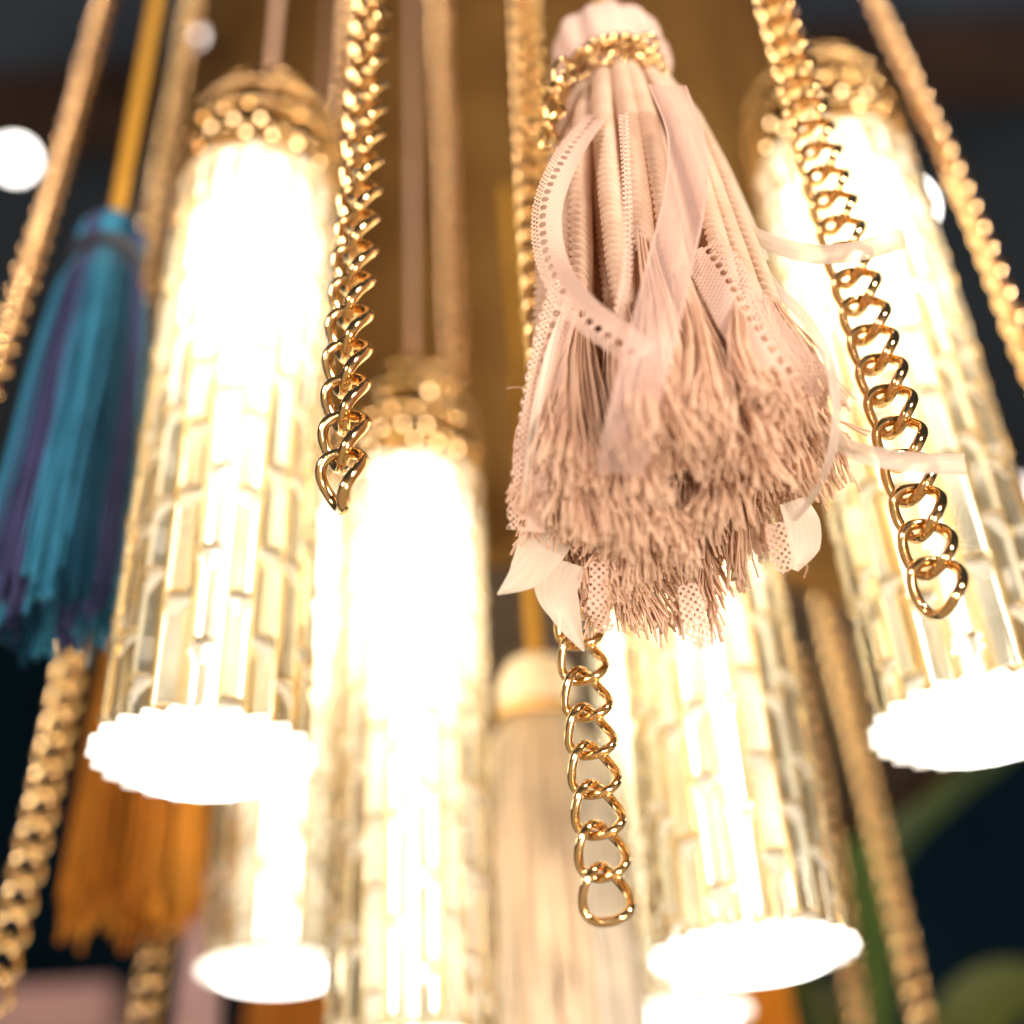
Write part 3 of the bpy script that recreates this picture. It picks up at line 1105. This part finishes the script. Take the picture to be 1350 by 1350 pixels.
# ------------------------------------------------------------------ room behind
NAVY = mat_principled('navy_wall_paint', (.0015, .013, .027), (.003, .017, .033), 3, .8, 0, .2, 40, **{'Specular IOR Level': .08})
CEIL = mat_principled('slate_ceiling', (.050, .070, .105), (.038, .054, .082), 2, .8, 0, .2, 30, **{'Specular IOR Level': .1})
WOOD = mat_principled('dark_timber', (.030, .015, .012), (.045, .024, .018), 6, .6, 0, .3, 40)
mb = MB()
mb.add(*box(0, 3.6, 2.1, 9, .1, 4.2))
struct(mb.build('back_wall', NAVY, None, smooth=False))
mb = MB()
mb.add(*box(0, 1.0, 4.05, 9, 5.1, .1))
struct(mb.build('ceiling', CEIL, None, smooth=False))
bp = pt(60, 140, 2.6)
for (x, y, D, w) in ((60, 148, 0, .13),):
    d = fw + rt * ((x - HALF) / F) + up * ((HALF - y) / F)
    q = EYE + d * ((3.93 - EYE[2]) / d[2])
    mb = MB()
    mb.add(*box(0, q[1], 3.93, 8.6, w, .13))
    tag(mb.build('ceiling_beam', WOOD, None, smooth=False), 'dark timber beam running across the slate ceiling', 'beam')

# pink shelf far at the lower left
pk = pt(60, 1345, 2.9)
mb = MB()
mb.add(*box(pk[0] - .12, pk[1], pk[2] - .01, .62, .30, .10))
tag(mb.build('wall_shelf', mat_principled('pink_paint', (.88, .55, .54), (.80, .50, .48), 4, .6), None, smooth=False),
    'pink painted shelf blurred at the lower left corner', 'shelf')

# spot lights on the ceiling and wall
SPOT_HOUSE = mat_principled('black_lamp_housing', (.02, .02, .02), (.03, .03, .03), 20, .5)


def spotlight(x, y, D, rad, strength, label, col=(1, .93, .88)):
    p = pt(x, y, D)
    to = Vector(EYE - p).normalized()
    root = empty('spotlight', label, 'spotlight', p, 'white spotlights in the dark background')
    q = Vector((0, 0, -1)).rotation_difference(to)
    root.rotation_mode = 'QUATERNION'
    root.rotation_quaternion = q
    mb = MB()
    mb.add(*lathe([(.0005, .10), (rad * .7, .10), (rad * 1.05, .07), (rad * 1.08, -.004), (rad * 1.02, -.004), (rad * 1.0, .006)], 32))
    mb.build('housing', SPOT_HOUSE, root)
    mb = MB()
    mb.add(*lathe([(.0005, -.006), (rad * .6, -.003), (rad * .99, .004)], 32))
    mb.build('lens', mat_emit('spot_glow', col, strength), root)
    return root


spotlight(20, 210, 2.3, .031, 9, 'large round white spotlight at the upper left edge behind the gold chain')
spotlight(1190, 276, 1.6, .034, 18, 'glaring white spotlight peeping out beside the top of the right hand tube')
spotlight(1352, 656, 1.9, .024, 3, 'pale pink spotlight half cut by the right edge beside the right hand tube', (1, .82, .76))
spotlight(257, 46, 1.5, .009, 4, 'small pinkish spotlight at the top between amber cord and brass drum', (1, .82, .74))
spotlight(652, 1025, 1.9, .021, 14, 'small white spotlight seen between the middle tube and the peach tassel')

# plant in the lower right background
LEAF = mat_principled('green_leaf', (.03, .075, .008), (.05, .10, .012), 12, .4, 0, .3, 60, **{'Transmission Weight': 0})
LEAF2 = mat_principled('olive_leaf', (.048, .070, .005), (.060, .082, .008), 12, .45)
LEAF3 = mat_principled('pale_leaf', (.030, .062, .012), (.022, .045, .008), 12, .4)
pb = pt(1150, 1480, 1.75)
plant = empty('leafy_plant', 'green plant with broad strap leaves in the dark lower right background', 'plant', pb)


def leaf(path, w, mat):
    P = spline([pt(*q) - pb for q in path], 24)
    T = np.gradient(P, axis=0)
    T /= np.linalg.norm(T, axis=1)[:, None]
    sd = np.cross(T, -fw)
    sd /= np.linalg.norm(sd, axis=1)[:, None]
    V, Fc = [], []
    for i in range(24):
        f = i / 23
        ww = w * (math.sin(PI * min(1, f * .92 + .08)) ** .7 + .02) / 2
        for v in (-1, -.5, 0, .5, 1):
            V.append(P[i] + sd[i] * ww * v + fw * (-.18 * ww * (1 - abs(v))))
    for i in range(23):
        for k_ in range(4):
            Fc.append((i * 5 + k_, i * 5 + k_ + 1, (i + 1) * 5 + k_ + 1, (i + 1) * 5 + k_))
    mb = MB()
    mb.add(V, Fc)
    return mb.build('leaf', mat, plant)


leaf([(1165, 1420, 1.75), (1150, 1250, 1.7), (1130, 1080, 1.68), (1090, 880, 1.7)], .055, LEAF)
leaf([(1128, 1230, 1.72), (1185, 1105, 1.75), (1255, 1040, 1.78), (1345, 985, 1.82)], .045, LEAF3)
leaf([(1200, 1450, 1.75), (1260, 1370, 1.7), (1320, 1310, 1.7), (1420, 1300, 1.7)], .10, LEAF2)
leaf([(1140, 1430, 1.8), (1110, 1370, 1.8), (1080, 1320, 1.8), (1010, 1290, 1.85)], .07, LEAF2)
mb = MB()
mb.add(*sweep(spline([pt(1160, 1700, 1.75) - pb, pt(1158, 1550, 1.75) - pb, pt(1160, 1420, 1.75) - pb], 12), .008, 8))
mb.build('stem', LEAF, plant)

# ------------------------------------------------------------------ room light and added fill lamps
w = bpy.data.worlds.new('World')
S.world = w
w.use_nodes = True
bg = w.node_tree.nodes['Background']
bg.inputs['Color'].default_value = (.42, .32, .27, 1)
bg.inputs['Strength'].default_value = 1.0
wt = w.node_tree
tcw = wt.nodes.new('ShaderNodeTexCoord')
sxw = wt.nodes.new('ShaderNodeSeparateXYZ')
crw = wt.nodes.new('ShaderNodeValToRGB')       # bright shop floor below, dim shop above
mrw = wt.nodes.new('ShaderNodeMapRange')
mrw.inputs['From Min'].default_value = -1
mrw.inputs['From Max'].default_value = 1
wt.links.new(tcw.outputs['Generated'], sxw.inputs[0])
wt.links.new(sxw.outputs['Z'], mrw.inputs['Value'])
wt.links.new(mrw.outputs[0], crw.inputs[0])
crw.color_ramp.elements[0].position = .30
crw.color_ramp.elements[0].color = (.42, .32, .22, 1)
crw.color_ramp.elements[1].position = .50
crw.color_ramp.elements[1].color = (.060, .050, .046, 1)
wt.links.new(crw.outputs[0], bg.inputs['Color'])


def area(name, loc, target, size, power, col):
    l = bpy.data.lights.new(name, 'AREA')
    l.shape = 'DISK'
    l.size = size
    l.energy = power
    l.color = col
    o = bpy.data.objects.new(name, l)
    COL.objects.link(o)
    o.location = loc
    o.rotation_euler = (Vector(target) - Vector(loc)).to_track_quat('-Z', 'Y').to_euler()
    return o


area('fill_light', (1.45, -1.25, 2.55), (0, .4, 1.9), .50, 56, (1, .85, .70))  # unseen fill lamps added for soft light from the camera side
area('fill_light', (-1.25, -1.1, 1.75), (0, .4, 1.9), .45, 24, (1, .84, .74))
area('fill_light', (.55, -.75, .75), (0.05, .4, 1.85), .40, 13, (1, .82, .66))

sp = bpy.data.lights.new('peach_fill_spot', 'SPOT')  # unseen spot added to brighten the peach tassel
sp.energy = 95
sp.color = (1, .86, .70)
sp.spot_size = math.radians(13)
sp.spot_blend = .8
sp.shadow_soft_size = .08
so = bpy.data.objects.new('peach_fill_spot', sp)
COL.objects.link(so)
so.location = (.10, -1.35, .95)
so.rotation_euler = (Vector(pt(735, 1230, .66)) - so.location).to_track_quat('-Z', 'Y').to_euler()

# ------------------------------------------------------------------ camera
cam = bpy.data.cameras.new('camera')
co = bpy.data.objects.new('camera', cam)
COL.objects.link(co)
M = Matrix(((rt[0], up[0], -fw[0], EYE[0]), (rt[1], up[1], -fw[1], EYE[1]), (rt[2], up[2], -fw[2], EYE[2]), (0, 0, 0, 1)))
co.matrix_world = M
cam.sensor_width = 36
cam.lens = F / PX * 36
cam.clip_start = .01
cam.clip_end = 60
cam.dof.use_dof = True
cam.dof.focus_distance = .437
cam.dof.aperture_fstop = (cam.lens / 1000) / .0160
S.camera = co

S.view_settings.view_transform = 'Standard'
S.view_settings.look = 'None'
S.view_settings.exposure = .35
S.view_settings.gamma = 1
S.render.engine = 'CYCLES'
cy = S.cycles
cy.use_denoising = True
cy.max_bounces = 14
cy.diffuse_bounces = 6
cy.glossy_bounces = 4
cy.transmission_bounces = 10
cy.transparent_max_bounces = 24
cy.sample_clamp_indirect = 14
cy.use_adaptive_sampling = True
cy.adaptive_threshold = .02
cy.blur_glossy = .6
